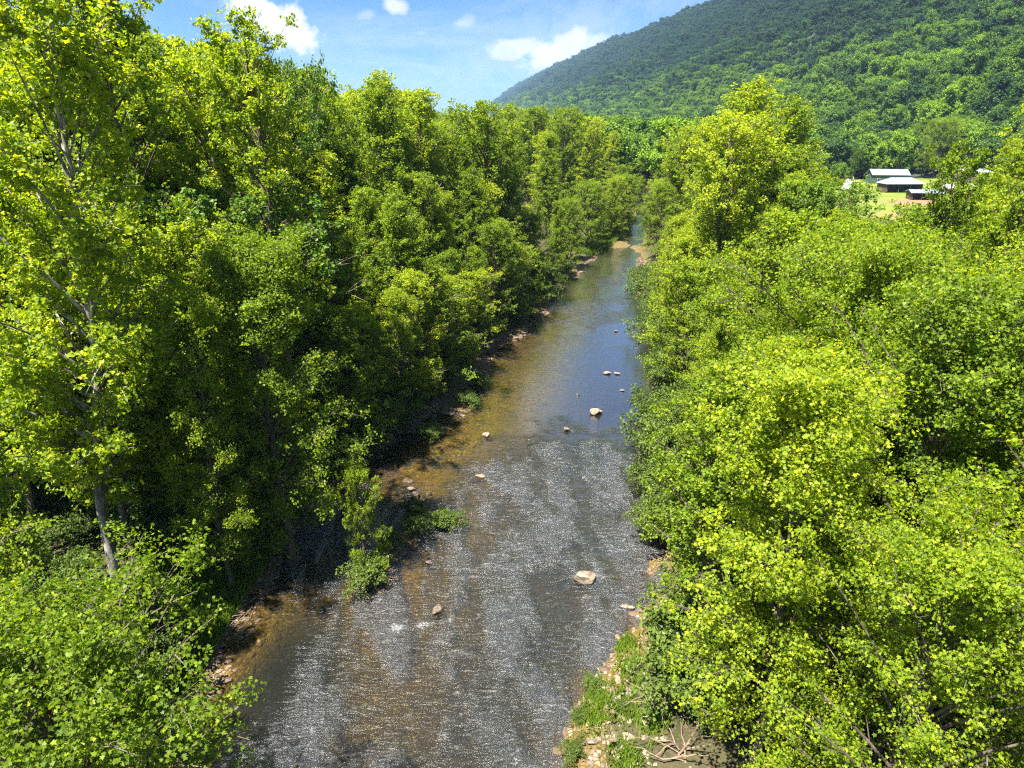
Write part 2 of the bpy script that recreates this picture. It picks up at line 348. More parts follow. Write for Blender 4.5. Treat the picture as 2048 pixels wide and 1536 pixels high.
tr = nd(nt, 'ShaderNodeBsdfTransparent'); depth_shade_fac = nd(nt, 'ShaderNodeAttribute', attribute_name='depth_shade').outputs['Fac']; nt.links.new(mixc(nt, mapr(nt, depth_shade_fac, .2, 1.3), mixc(nt, rf, (.78, .70, .20), (.40, .34, .32)), (.17, .20, .16)), tr.inputs[0])
s1 = nd(nt, 'ShaderNodeMixShader'); nt.links.new(mth(nt, 'MULTIPLY', fr.outputs[0], mapr(nt, rf, 0, 1, 3.3, 2.6), clamp=True), s1.inputs[0]); nt.links.new(tr.outputs[0], s1.inputs[1]); nt.links.new(gl.outputs[0], s1.inputs[2])
df = nd(nt, 'ShaderNodeBsdfDiffuse'); df.inputs[0].default_value = (.72, .76, .80, 1); nt.links.new(b.outputs[0], df.inputs['Normal'])
fn = noise(nt, mp.outputs[0], 5, 9, .85, dist=1.5)
ff = mth(nt, 'MULTIPLY', mapr(nt, mth(nt, 'ADD', fo, mth(nt, 'MULTIPLY', mth(nt, 'SUBTRACT', fn, .5), 3.4)), .66, 1.3), .6)
sp = mth(nt, 'MULTIPLY', mth(nt, 'ADD', .03, mapr(nt, mth(nt, 'ADD', mth(nt, 'MULTIPLY', noise(nt, mp.outputs[0], 4.2, 5, .75, dist=1.4), .65), mth(nt, 'MULTIPLY', h0, .35)), .54, .68, 0, .42)), rf)  # riffle froth specks, with sun glitter painted in as diffuse white
ff = mth(nt, 'MAXIMUM', mth(nt, 'MULTIPLY', ff, mapr(nt, fo, .05, .3)), sp)
s2 = nd(nt, 'ShaderNodeMixShader'); nt.links.new(mth(nt, 'MAXIMUM', ff, .010), s2.inputs[0]); nt.links.new(s1.outputs[0], s2.inputs[1]); nt.links.new(df.outputs[0], s2.inputs[2])
nt.links.new(s2.outputs[0], out.inputs[0])
VW = np.concatenate([V1.reshape(-1, 3), nb]); q2 = quads_grid(24, len(wyb)) + n0
tag(link('river', mesh('river', VW, [quads_grid(len(wx), len(wy)), q2], [wm], attrs=dict(riffle=np.concatenate([r1_.ravel(), rb]), foam=np.concatenate([f1_.ravel(), 0 * rb]), depth_shade=np.concatenate([d1_.ravel(), depth_shade_at(nb[:, 0], nb[:, 1])])), smooth=True)),
    kind='structure', label='shallow river running between the wooded banks, rippled in front and smooth behind')

# ------------------------------------------------------------------ trees
def tubes(Pth, Rad, s):
    M_, K, _ = Pth.shape
    T = np.gradient(Pth, axis=1); T /= np.linalg.norm(T, axis=2, keepdims=True) + 1e-9
    ref = np.where(np.abs(T[..., 2:3]) > .9, np.array([1., 0, 0]), np.array([0, 0, 1.]))
    A = np.cross(T, ref); A /= np.linalg.norm(A, axis=2, keepdims=True) + 1e-9; B = np.cross(T, A)
    th = np.arange(s) / s * 2 * math.pi
    V = Pth[:, :, None] + Rad[:, :, None, None] * (A[:, :, None] * np.cos(th)[None, None, :, None] + B[:, :, None] * np.sin(th)[None, None, :, None])
    base = (np.arange(M_) * K * s)[:, None, None] + (np.arange(K - 1) * s)[None, :, None]
    j = np.arange(s)[None, None]; j2 = (j + 1) % s
    Fq = np.stack([base + j, base + j2, base + s + j2, base + s + j], -1).reshape(-1, 4)
    return V.reshape(-1, 3), Fq
LOBED = np.array([(0, 0), (.48, .02), (.34, .26), (.60, .60), (.26, .60), (0, 1.05), (-.26, .60), (-.60, .60), (-.34, .26), (-.48, .02)])
QUADL = np.array([(0, 0), (.5, .45), (0, 1.0), (-.5, .45)])
def leaves(pos, nrm, size, shape, r):
    n = len(pos); nrm = nrm / (np.linalg.norm(nrm, axis=1, keepdims=True) + 1e-9)
    a = r.normal(size=(n, 3)); a[:, 2] -= .5; a -= nrm * (a * nrm).sum(1, keepdims=True); a /= np.linalg.norm(a, axis=1, keepdims=True) + 1e-9
    bb = np.cross(nrm, a); S = (size * r.uniform(.65, 1.25, n))[:, None, None]
    sh = shape[None]; V = pos[:, None] + S * (bb[:, None] * sh[..., 0:1] + a[:, None] * (sh[..., 1:2] - .4) + nrm[:, None] * (np.abs(sh[..., 0:1]) * .35 - .12 * sh[..., 1:2] ** 2))
    k = len(shape); return V.reshape(-1, 3), np.arange(n * k).reshape(n, k), k
def join(parts):
    V, Fs, o = [], [], 0
    for v, f in parts: V.append(v); Fs.append(f + o); o += len(v)
    return np.concatenate(V), Fs
def gen_tree(seed, H, Rr, base=.25, nprim=60, nsec=9, nleaf=36000, lsize=.2, shape=QUADL, r0=.22, lean=(0, 0), profile='tall', trunk=None, droop=.25, sparse=1.0, forks=0, sprayk=1.0, sig=.165):
    r = np.random.default_rng(seed)
    K = 14; t = np.linspace(0, 1, K)
    if trunk is None:
        wob = np.cumsum(r.normal(0, .012 * H, (K, 2)), axis=0) * .6; wob -= wob[0]
        T = np.stack([lean[0] * t ** 1.3 + wob[:, 0], lean[1] * t ** 1.3 + wob[:, 1], H * t], -1)
    else:
        tp = np.array(trunk, float); tz = np.linspace(0, 1, len(tp)); T = np.stack([np.interp(t, tz, tp[:, i]) for i in range(3)], -1)
    tr = r0 * (1 - t) ** .75 + .02; tr[0] *= 1.35
    wood = [tubes(T[None], tr[None], 8)]
    h = np.sort(base + (1 - base) * (r.random(nprim) ** .95) * .97); h[-4:] = [.93, .96, .98, .99]
    tt = (h - base) / (1 - base)
    if profile == 'tall': wd = Rr * np.minimum(1, .62 + 1.1 * tt) * (1 - tt ** 1.6) ** .8 + .35
    elif profile == 'round': wd = Rr * np.sqrt(np.clip(1 - (1.9 * tt - .95) ** 2, 0.05, 1)) + .4
    elif profile == 'edge': wd = Rr * (1.05 - .25 * tt) * (1 - tt ** 3) ** .8 + .35
    elif profile == 'vase': wd = Rr * (.35 + .75 * tt) * (1 - tt ** 7) ** .9 + .3
    az = np.arange(nprim) * 2.39996 + r.normal(0, .5, nprim)
    # lobed crown: some sides reach further
    lob = 1 + .22 * np.sin(az * 2 + r.random() * 6) + .15 * np.sin(az * 3 + tt * 7 + r.random() * 6)
    L = wd * lob * r.uniform(.72, 1.22, nprim)
    P0 = np.stack([np.interp(h, t, T[:, i]) for i in range(3)], -1)
    s = np.linspace(0, 1, 7)
    rise = L * (.75 + 1.5 * tt ** 1.2) * r.uniform(.6, 1.4, nprim); drp = droop * L * (1 - tt)
    top = H * 1.01 - P0[:, 2]; rise = np.minimum(rise, top)
    dirh = np.stack([np.cos(az), np.sin(az)], -1)
    bend = r.normal(0, .12, (nprim, 1)) * L[:, None]
    PX = P0[:, 0:1] + dirh[:, 0:1] * L[:, None] * s + -dirh[:, 1:2] * bend * s ** 2
    PY = P0[:, 1:2] + dirh[:, 1:2] * L[:, None] * s + dirh[:, 0:1] * bend * s ** 2
    PZ = P0[:, 2:3] + rise[:, None] * s ** .9 - drp[:, None] * s ** 2.4
    PP = np.stack([PX, PY, PZ], -1)
    br = (np.interp(h, t, tr) * .5 + .008)[:, None] * (1 - s * .88)
    wood.append(tubes(PP, br, 5))
    # secondary sprays
    ns = nprim * nsec; pi = np.repeat(np.arange(nprim), nsec); ss = r.uniform(.22, 1, ns)
    fi = ss * 6; i0 = np.clip(fi.astype(int), 0, 5); fr_ = (fi - i0)[:, None]
    S0 = PP[pi, i0] * (1 - fr_) + PP[pi, i0 + 1] * fr_
    a2 = az[pi] + r.choice([-1, 1], ns) * r.uniform(.3, 1.3, ns); el = r.normal(.5, .45, ns)
    ln = (.24 * L[pi] + .55) * (1.15 - .45 * ss) * r.uniform(.6, 1.4, ns) * sprayk
    dv = np.stack([np.cos(a2) * np.cos(el), np.sin(a2) * np.cos(el), np.sin(el)], -1)
    q = np.array([0, .5, 1.0]); SPth = S0[:, None] + dv[:, None] * ln[:, None, None] * q[None, :, None]
    SPth[:, :, 2] -= .12 * ln[:, None] * q[None] ** 2
    srad = np.array([.018, .012, .005])[None] * np.clip(ln[:, None], .6, 2)
    wood.append(tubes(SPth, np.repeat(srad, 1, 0) * np.ones((ns, 1)), 3))
    # leaf bunches
    keep = r.random(ns) < sparse
    pr = ln * keep; pr = pr / pr.sum(); per = 12; nc = nleaf // per
    ci = r.choice(ns, nc, p=pr); u = r.uniform(.15, 1.08, nc)
    C = S0[ci] + dv[ci] * (ln[ci] * u)[:, None]; C[:, 2] -= .12 * ln[ci] * u ** 2
    C += r.normal(0, sig * 1.2, (nc, 3))
    ct = r.normal(0, .10, nc)
    pos = np.repeat(C, per, 0) + r.normal(0, sig, (nc * per, 3)) * np.array([1, 1, .8])
    cen = np.stack([np.interp(pos[:, 2], T[:, 2], T[:, i]) for i in (0, 1)], -1)
    outv = pos[:, :2] - cen; on = np.linalg.norm(outv, axis=1, keepdims=True) + .3
    nrm = np.concatenate([outv / on * .5, np.full((len(pos), 1), .75)], 1) + r.normal(0, .75, pos.shape)
    rel = on[:, 0] / (Rr + .5)
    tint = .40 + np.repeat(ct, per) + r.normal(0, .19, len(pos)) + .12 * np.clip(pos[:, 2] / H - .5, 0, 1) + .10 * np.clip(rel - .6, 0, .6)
    wt = r.random(len(pos)) < .03; tint[wt] += .5
    V, Fl, k = leaves(pos, nrm, lsize, shape, r)
    return join(wood), (V, Fl, np.repeat(np.clip(tint, 0, 1), k))

class Kind:
    pass
KINDS = {}
def make_kind(key, name, wood_mat, leaf_m, single=False, **kw):
    (WV, WF), (LV, LF, tint) = gen_tree(**kw)
    k = Kind(); k.name = name; k.H = kw['H']; k.R = kw['Rr']; k.single = single
    if single:
        WFc = np.concatenate(WF)
        nw = len(WFc)
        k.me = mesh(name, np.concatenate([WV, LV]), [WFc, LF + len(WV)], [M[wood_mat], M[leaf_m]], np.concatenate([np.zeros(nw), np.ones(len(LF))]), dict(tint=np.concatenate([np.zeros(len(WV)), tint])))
    else:
        ntr = len(WF[0]); nv0 = 14 * 8
        k.trunk = mesh('trunk', WV[:nv0], [WF[0]], [M[wood_mat]], smooth=True)
        k.branches = mesh('branches', WV[nv0:], [np.concatenate(WF[1:]) - nv0], [M[wood_mat]])
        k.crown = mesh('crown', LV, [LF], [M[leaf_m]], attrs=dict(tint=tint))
    KINDS[key] = k
COUNT = {}
def put(key, x, y, label, group=None, h=None, z=None, rot=None, wide=1.0, cat='tree', sink=.25):
    k = KINDS[key]; s = 1.0 if h is None else h / k.H
    if z is None: z = terr1(x, y)
    rz = random.uniform(0, 6.28) if rot is None else rot
    if k.single:
        o = link(k.name, k.me, loc=(x, y, z - sink))
    else:
        o = bpy.data.objects.new(k.name, None); col.objects.link(o); o.location = (x, y, z - sink); o.empty_display_size = .5
        for nm in ('trunk', 'branches', 'crown'):
            link(nm, getattr(k, nm), o)
    o.rotation_euler = (0, 0, rz); o.scale = (s * wide, s * wide, s)
    tag(o, label, cat, group); COUNT[key] = COUNT.get(key, 0) + 1
    return o

# detailed kinds close to the camera
make_kind('near_a', 'sycamore_tree', 'bark', 'leaf', seed=1, H=20, Rr=4.0, base=.12, nprim=95, nsec=9, nleaf=44000, lsize=.120, shape=LOBED, r0=.2)
make_kind('near_b', 'sycamore_tree', 'bark', 'leaf', seed=2, H=17, Rr=5.2, base=.10, nprim=100, nsec=9, nleaf=56000, lsize=.120, shape=LOBED, r0=.2, profile='edge')
make_kind('mid_a', 'sycamore_tree', 'bark', 'leaf', seed=3, H=29, Rr=3.5, base=.16, nprim=120, nsec=9, nleaf=22000, lsize=.22, r0=.28)
make_kind('mid_b', 'poplar_tree', 'bark', 'leaf', seed=4, H=28, Rr=3.0, base=.18, nprim=115, nsec=9, nleaf=19000, lsize=.22, r0=.26)  # slimmer variant of the sycamores, not a separate species
make_kind('mid_c', 'box_elder_tree', 'bark', 'leaf', seed=5, H=20, Rr=3.7, base=.06, nprim=95, nsec=9, nleaf=18000, lsize=.21, r0=.22, profile='edge')
make_kind('mid_d', 'box_elder_tree', 'bark', 'leaf', seed=6, H=14, Rr=4.0, base=.05, nprim=70, nsec=9, nleaf=14500, lsize=.20, r0=.18, profile='edge', droop=.5)
make_kind('mid_e', 'sycamore_tree', 'bark', 'leaf', seed=8, H=24, Rr=3.7, base=.12, nprim=100, nsec=9, nleaf=20000, lsize=.22, r0=.26, profile='vase')
make_kind('sparse', 'sycamore_tree', 'bark', 'leaf', seed=9, H=34, Rr=4.2, base=.35, nprim=70, nsec=8, nleaf=15000, lsize=.23, r0=.26, sparse=.6)
make_kind('dark', 'oak_tree', 'bark', 'leaf_dark', seed=10, H=22, Rr=5.5, base=.12, nprim=80, nsec=10, nleaf=26000, lsize=.25, r0=.3, profile='round')
make_kind('hero', 'sycamore_tree', 'bark_pale', 'leaf', seed=11, H=30, Rr=5.0, base=.27, nprim=95, nsec=10, nleaf=42000, lsize=.20, r0=.27,
          trunk=[(0, 0, 0), (.1, 0, 3), (0, .2, 6), (.3, .3, 9), (.7, .6, 11.5), (1.3, .8, 14), (1.0, 1.2, 18), (1.5, 1.6, 22), (1.4, 1.6, 26), (1.6, 1.6, 30)])
for i, (Hh, rr, pf, nl) in enumerate([(17, 5.6, 'round', 5200), (19, 5.2, 'tall', 5000), (15, 5.8, 'round', 5000), (20, 4.6, 'vase', 4600)]):
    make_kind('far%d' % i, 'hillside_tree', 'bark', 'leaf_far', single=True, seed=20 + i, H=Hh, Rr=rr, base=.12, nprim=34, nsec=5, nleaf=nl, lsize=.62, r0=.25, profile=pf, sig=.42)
for i, (Hh, rr) in enumerate([(2.6, 1.5), (1.8, 1.3)]):
    make_kind('shrub%d' % i, 'riverside_shrub', 'bark', 'shrub', single=True, seed=30 + i, H=Hh, Rr=rr, base=.04, nprim=26, nsec=6, nleaf=4200, lsize=.13, r0=.03, profile='edge', sig=.12, sprayk=.6)

OUT = [(-200, -80), (0, -60), (60, -40), (110, 10), (140, -10), (190, -30), (230, 10), (290, 30), (330, 28), (360, 12), (400, -20), (480, 0), (500, 70), (560, 150), (600, 150), (650, 142), (700, 138), (760, 162), (810, 185), (870, 178), (930, 190), (980, 215), (1050, 215),
       (1130, 225), (1200, 242), (1240, 262), (1280, 295), (1320, 300), (1370, 262), (1430, 245), (1500, 200), (1560, 222), (1610, 240), (1640, 300), (1665, 430), (1720, 480), (1800, 490), (1850, 430), (1960, 410), (2020, 300), (2100, 262), (2300, 240)]
def project(x, y, z):
    zc = y * CP - (z - 28) * SP; return 1024 + F * x / zc, 768 - F * (y * SP + (z - 28) * CP) / zc
def cap_height(x, y):
    """tallest canopy top at x, y that keeps the skyline of the wood"""
    zt = 28.0
    for _ in range(3):
        px, _p = project(x, y, zt); oy = np.interp(px, [o[0] for o in OUT], [o[1] for o in OUT])
        v = (768 - oy) / F; zt = 28 + y * (v * CP - SP) / (CP + v * SP)
    return zt

placed = []
def free(x, y, d):
    for a, b_, e in placed:
        if (a - x) ** 2 + (b_ - y) ** 2 < (max(d, e) if d > 3 else d) ** 2 * .9: return False
    return True
def ad(x, y, d): placed.append((x, y, d))

# named, individually placed trees
HERO = [
    ('hero', -22.8, 32.6, 33, 0, 'tall sycamore with pale grey forked trunk rising in the left foreground wood', 1.0),
    ('near_b', -13.3, 14.0, 15.3, 1.0, 'bright leafy treetop filling the bottom left corner of the picture', 1.05),
    ('near_b', -19.5, 17.5, 14.5, 3.0, 'lobed-leaf sycamore crown just behind the bottom left corner treetop', .9),
    ('near_a', -14.9, 38.6, 22, 2.0, 'dark trunked sycamore standing at the water edge beside the side channel', .95),
    ('near_a', -17.6, 35.6, 19, 4.0, 'slender sycamore on the grassy bank between the pale trunk and the side channel', .75),
    ('mid_a', -38, 50.5, 33, .5, 'ivy-dark double trunked sycamore behind the pale trunk on the left', 1.0),
    ('mid_b', -32.0, 43.5, 32, .8, 'tall sycamore behind and left of the pale forked trunk', 1.0),
    ('sparse', -17.2, 50, 33.5, 0, 'sparse see-through sycamore top standing against the small white cloud', .95),
    ('sparse', -26, 52, 38.5, 2, 'tallest thin-crowned sycamore against the sky left of the white cloud', 1.0),
    ('near_a', 17.5, 25.5, 20.5, 1.3, 'large foreground sycamore with pale bare limbs showing on the right bank', 1.0),
    ('sparse', 29.0, 47, 24.8, 2.2, 'open crowned sycamore in front of the farm roofs at the right edge', .72),
    ('mid_b', 35, 47, 28.5, 1.2, 'tall sycamore at the right frame edge beside the farm roofs', .8),
    ('mid_a', 30.5, 90, 31, .3, 'tallest pointed sycamore of the right bank, standing before the mountain foot', 1.35),
    ('mid_e', 24.5, 80, 27, 1.9, 'broad sycamore left of the tallest right bank tree, leaning to the river', 1.1),
    ('mid_a', 38, 101, 29.5, 2.9, 'rounded sycamore just right of the tallest right bank tree', 1.2),
    ('dark', 35, 78, 19.5, .6, 'dark green oak in the shady hollow right of the tallest right bank tree', .95),
    ('dark', -23.5, 76, 31.0, .6, 'dark leafy oak showing above the left wood at the edge of the open sky', .6),
    ('mid_d', -9.6, 37.8, 8.0, 1.0, 'small arching box elder hanging over the shaded gravel bar', .62),
    ('dark', 154, 322, 15, .2, 'round dark tree beside the long farm shed roof', .55),
    ('near_b', 13.4, 16.5, 15.0, 2.4, 'leafy sycamore crown at the bottom edge right of the gravel spit', .9),
    ('mid_b', -22.0, 25.0, 20.5, .8, 'narrow poplar at the left frame edge above the corner treetop', .75),
    ('mid_b', -10.5, 95, 30.0, .3, 'pointed poplar on the left skyline halfway between the dark oak and the river gap', 1.1),
    ('mid_a', -15.5, 88, 31.2, 2.3, 'broad sycamore top on the skyline just right of the dark oak', 1.05),
    ('mid_e', -5.0, 104, 28.6, 4.3, 'last high sycamore top on the left skyline before the mountain foot', 1.1),
    ('mid_c', 32.6, 163, 10, .9, 'bushy bright tree on the right bank facing the far gravel beach', 1.25),
    ('mid_d', 37.2, 181, 10, 1.9, 'low bright tree on the right bank just upstream of the far gravel beach', 1.1),
    ('mid_c', 41.0, 198, 11, 2.9, 'second bright tree upstream of the far beach on the right bank', 1.2),
    ('mid_d', 44.6, 214, 10.5, 3.9, 'third bright tree upstream of the far beach on the right bank', 1.2),
    ('mid_c', 48.6, 232, 12, 4.9, 'last bright tree before the river gap closes on the right bank', 1.2),
    ('mid_c', 45.8, 262, 14, .3, 'rounded bright tree crowding the river gap from the left bank far upstream', 1.1),
    ('mid_c', 60.0, 268, 13, 1.3, 'rounded bright tree crowding the river gap from the right bank far upstream', 1.1),
    ('mid_c', 53.5, 303, 15, 2.3, 'bright tree closing the view where the river bends away', 1.3),
    ('mid_e', 66.0, 318, 17, 2.3, 'taller bright tree behind the bend of the river', 1.3),
    ('near_b', 20.0, 15.0, 16.5, .4, 'sycamore crown filling the bottom right corner', 1.0),
    ('near_a', 12.6, 30.5, 13.5, 2.1, 'low sycamore leaning over the water above the gravel spit', .8),
    ('near_b', 15.6, 38.5, 15.5, .9, 'bank sycamore overhanging the water opposite the pale boulder', .85),
]
for key, x, y, h, rot, lab, wide in HERO:
    put(key, x, y, lab, h=h, rot=rot, wide=wide); ad(x, y, 4.2)

def zone(x, y, side, d):
    if side < 0:
        if d < 5: return ('low leafy box elder leaning from the shaded left bank over the river', 'low trees lining the left bank') if y < 75 else ('small bright tree on the far left bank where the river narrows', 'trees lining the far left bank')
        if y < 45: return 'tall yellow-green sycamore in the left foreground wood', 'trees of the left foreground wood'
        if y < 90: return 'tall sycamore packed in the middle of the left wood', 'trees in the middle of the left wood'
        return 'distant sycamore top on the ridge line of the left wood', 'trees at the back of the left wood'
    if d < 6: return ('sunlit yellow-green tree leaning from the right bank over the stream', 'trees lining the right bank') if y < 80 else ('small bright tree on the far right bank where the river narrows', 'trees lining the far right bank')
    if y < 45: return 'leafy yellow-green sycamore of the right foreground thicket', 'trees of the right foreground thicket'
    if y < 100: return 'mid-height sycamore between the river and the farm clearing', 'trees between the river and the farm'
    return 'distant bright tree beyond the tallest right bank crowns', 'distant trees on the right of the river'

def place_words(x, y, h):
    px, py = project(x, y, h)
    if x < 0:
        c_ = 'at the left frame edge' if px < 180 else ('left of the white cloud' if px < 470 else ('under the small white cloud' if px < 620 else ('under the open sky' if px < 860 else 'near the river gap')))
    else:
        c_ = 'beside the river gap' if px < 1400 else ('around the tallest right bank tree' if px < 1660 else ('in front of the farm' if px < 1960 else 'at the right frame edge'))
    return c_
def size_words(h, a, b_): return 'lower' if h < a else ('taller' if h > b_ else 'middling')
def fill(side, n, ylo, yhi, sp, dmin, dmax, hfun, pick, near=False):
    done = 0
    for _ in range(n * 30):
        if done >= n: break
        y = random.uniform(ylo, yhi); d = random.uniform(dmin, dmax)
        x = Lx(y) - d if side < 0 else Rx(y) + d
        x = float(x)
        if abs(x) > .80 * y + 9: continue
        if side > 0 and 100 < x < 215 and 195 < y < 350: continue
        if side > 0 and y > 120 and .40 < x / y < .80: continue
        if not free(x, y, sp): continue
        h = hfun(x, y, d); c = cap_height(x, y)
        h = min(h, c - random.uniform(0, 2.4) if y > 50 else c * random.uniform(.93, 1.0))
        if h < 5: continue
        key = pick(h, d, y); wide = random.uniform(.9, 1.2) * (1 if h > 12 else 1.1); rad = KINDS[key].R * h / KINDS[key].H * wide
        if d < ((rad + 1.3 if y < 31 else (rad - 1.2 if y < 50 else rad - 2.4)) if side > 0 else rad - 2.4): continue
        lab, grp = zone(x, y, side, d); sp_ = KINDS[key].name.replace('_tree', '').replace('_', ' ')
        for w0 in ('sycamore', 'box elder'): lab = lab.replace(w0, sp_)
        pw = place_words(x, y, h); lab = (size_words(h, 15, 22) + ' ' + lab.replace('tall ', '').replace('low ', '').replace('mid-height ', '') + ', ' + pw)
        lab = ' '.join(lab.split()[:16]); grp = grp + ' ' + pw
        put(key, x, y, lab, grp, h=h, wide=wide); ad(x, y, sp); done += 1
    return done
U = random.uniform
def pk(h, d, y):
    if d > 9 and h > 13: return random.choice(['mid_a', 'mid_b', 'mid_e', 'mid_c'])
    if h < 10.5: return 'mid_d'
    if h < 15: return random.choice(['mid_c', 'mid_c', 'mid_b', 'mid_d'])
    if h < 20 or d < 5: return random.choice(['mid_c', 'mid_b', 'mid_a'])
    if random.random() < .03: return 'dark'
    return random.choice(['mid_a', 'mid_b', 'mid_e', 'mid_a'])
# left bank edge, then the wood behind it
fill(-1, 30, 40, 110, 3.0, .8, 3.5, lambda x, y, d: U(9, 15), pk)
fill(-1, 26, 105, 210, 5.0, 1.0, 5, lambda x, y, d: U(10, 15), pk)
fill(-1, 44, 34, 120, 3.2, 4, 8.5, lambda x, y, d: U(16, 22), pk)
fill(-1, 55, 37, 60, 3.3, 8, 30, lambda x, y, d: U(19, 24) if d < 13 else (U(19, 26) if y < 50 else U(24, 31)), pk)
fill(-1, 105, 55, 120, 4.0, 8, 62, lambda x, y, d: U(21, 26) if d < 13 else (U(22, 28) if d < 22 else U(26, 34)), pk)
fill(-1, 66, 115, 285, 7.2, 5, 120, lambda x, y, d: U(24, 30), pk)
fill(-1, 0, 16, 24, 3.6, 12, 20, lambda x, y, d: U(17, 24), lambda h, d, y: random.choice(['near_a', 'near_b']))
# right bank
fill(1, 8, 14, 40, 3.8, 5, 26, lambda x, y, d: min(U(13, 16) + .2 * y, 21), lambda h, d, y: random.choice(['near_a', 'near_b']))
fill(1, 30, 36, 112, 3.2, 2.2, 5.5, lambda x, y, d: U(9, 15), pk)
fill(1, 40, 20, 60, 3.5, 5, 36, lambda x, y, d: 12 + .13 * y + U(-1.5, 2.0) , pk)
fill(1, 70, 50, 115, 3.9, 5, 62, lambda x, y, d: U(16, 25) if d > 12 else U(15, 21), pk)
fill(1, 40, 100, 250, 6.5, 2.5, 50, lambda x, y, d: U(20, 28) if d > 8 else U(11, 17), pk)

# valley floor and hillside: the largest as things, the rest as one mass
def vis(x, y): return -.12 < x / y < .80
far = []
for _ in range(2600):
    y = 235 * (2600 / 235) ** random.random(); x = random.uniform(-.12, .5) * y
    far.append((x, y))
pts = []
for x, y in far:
    if foot_d(x, y) > -6: continue
    lo, hi = float(Lx(y)) - 4, float(Rx(y)) + 4
    if y < 560 and lo < x < hi: continue
    if y < 345 and x > 95 : continue
    if y < 262 and x < hi: continue
    pts.append((x, y, 1.4, random.uniform(.85, 1.4)))
# woods behind the farm
for _ in range(500):
    y = U(350, 460); x = U(110, 340)
    if foot_d(x, y) < -4: pts.append((x, y, 1.4, U(.8, 1.15)))
for _ in range(14):
    y = U(285, 345); x = U(108, 140); pts.append((x, y, 1.4, U(.55, .8)))
# hillside grid with jitter
y = 120.0
while y < 6500:
    st = 7.6 if y < 700 else (9.5 if y < 1600 else (14 if y < 3000 else 24))
    d = -3.0
    while d < 600:
        yj = y + U(-.45, .45) * st; dj = d + U(-.45, .45) * st; x = dj * 1.005 + 262 - .10 * yj
        if x / yj < .86: pts.append((x, yj, None, (U(.5, 1.0) if random.random() < .8 or y > 800 else U(1.0, 1.4)) * (1 if st < 9 else st / 8.5)))
        d += st
    y += st
PT = np.array([(a, b_, 0 if c_ is None else c_, s_) for a, b_, c_, s_ in pts], float)
onh = np.array([c_ is None for _a, _b, c_, _s in pts])
PT[onh, 2] = hillz(PT[onh, 0], PT[onh, 1]) - .6
dist = np.hypot(PT[:, 0], PT[:, 1]); order = np.argsort(dist / PT[:, 3])
inview = (PT[order, 0] / PT[order, 1] < .79); order = order[inview | True]
first = [i for i in order if PT[i, 0] / PT[i, 1] < .77 and PT[i, 1] > 150][:285]
fs = set(first)
put('near_b', 208, 352, 'large spreading pale green tree behind the farm buildings', h=27, wide=1.15, z=1.4)
for n, i in enumerate(first):
    x, y, z, s = PT[i]
    if onh[i]:
        hx = foot_d(x, y)
        lab, grp = ('round leafy tree at the foot of the wooded mountain', 'trees at the mountain foot') if hx < 40 else ('tree on the lower slope of the wooded mountain', 'trees on the lower mountain slope')
    else:
        lab, grp = ('bright valley floor tree beyond the river bend', 'valley floor trees') if y < 350 and x < 100 else ('leafy tree in the belt behind the farm clearing', 'trees behind the farm')
    px_ = project(x, y, z + 15)[0]; pw = 'behind the farm roofs' if 1690 < px_ < 2000 else ('at the right frame edge' if px_ >= 2000 else ('behind the tallest right bank tree' if px_ > 1380 else ('above the river gap' if px_ > 1180 else 'left of the river gap')))
    sw = 'small' if s < .85 else ('large' if s > 1.15 else 'medium'); lab = sw + ' ' + lab.replace('leafy ', '') + ', ' + pw; grp = grp + ' ' + pw
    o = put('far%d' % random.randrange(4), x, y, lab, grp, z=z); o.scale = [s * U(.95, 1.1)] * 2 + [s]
rest = np.array([i for i in range(len(PT)) if i not in fs]); Q = PT[rest]
fme = bpy.data.meshes.new('distant_woods'); fme.vertices.add(len(Q)); fme.vertices.foreach_set('co', Q[:, :3].astype(np.float32).ravel())
a_ = fme.attributes.new('tree_scale', 'FLOAT', 'POINT'); a_.data.foreach_set('value', Q[:, 3].astype(np.float32))
fw = link('distant_woods', fme); tag(fw, 'mass of trees covering the mountain side and valley floor', 'woods', kind='stuff')
ng = bpy.data.node_groups.new('plant_woods', 'GeometryNodeTree')
ng.interface.new_socket('Geometry', in_out='INPUT', socket_type='NodeSocketGeometry'); ng.interface.new_socket('Geometry', in_out='OUTPUT', socket_type='NodeSocketGeometry')
gi = ng.nodes.new('NodeGroupInput'); go = ng.nodes.new('NodeGroupOutput')
jn = ng.nodes.new('GeometryNodeJoinGeometry')
srcs = {}
for o in col.objects:
    if o.name.startswith('hillside_tree') and o.data.name not in srcs: srcs[o.data.name] = o
for o in srcs.values():
    oi = ng.nodes.new('GeometryNodeObjectInfo'); oi.transform_space = 'ORIGINAL'; oi.inputs['Object'].default_value = o; oi.inputs['As Instance'].default_value = True
    ng.links.new(oi.outputs['Geometry'], jn.inputs[0])
ip = ng.nodes.new('GeometryNodeInstanceOnPoints'); ip.inputs['Pick Instance'].default_value = True
m2p = ng.nodes.new('GeometryNodeMeshToPoints')
ng.links.new(gi.outputs[0], m2p.inputs[0]); ng.links.new(m2p.outputs[0], ip.inputs['Points']); ng.links.new(jn.outputs[0], ip.inputs['Instance'])
ri = ng.nodes.new('FunctionNodeRandomValue'); ri.data_type = 'INT'; ri.inputs[4].default_value = 0; ri.inputs[5].default_value = len(srcs) - 1
ng.links.new(ri.outputs[2], ip.inputs['Instance Index'])
rr = ng.nodes.new('FunctionNodeRandomValue'); rr.data_type = 'FLOAT_VECTOR'; rr.inputs[0].default_value = (0, 0, 0); rr.inputs[1].default_value = (.06, .06, 6.28); rr.inputs['Seed'].default_value = 3
ng.links.new(rr.outputs[0], ip.inputs['Rotation'])
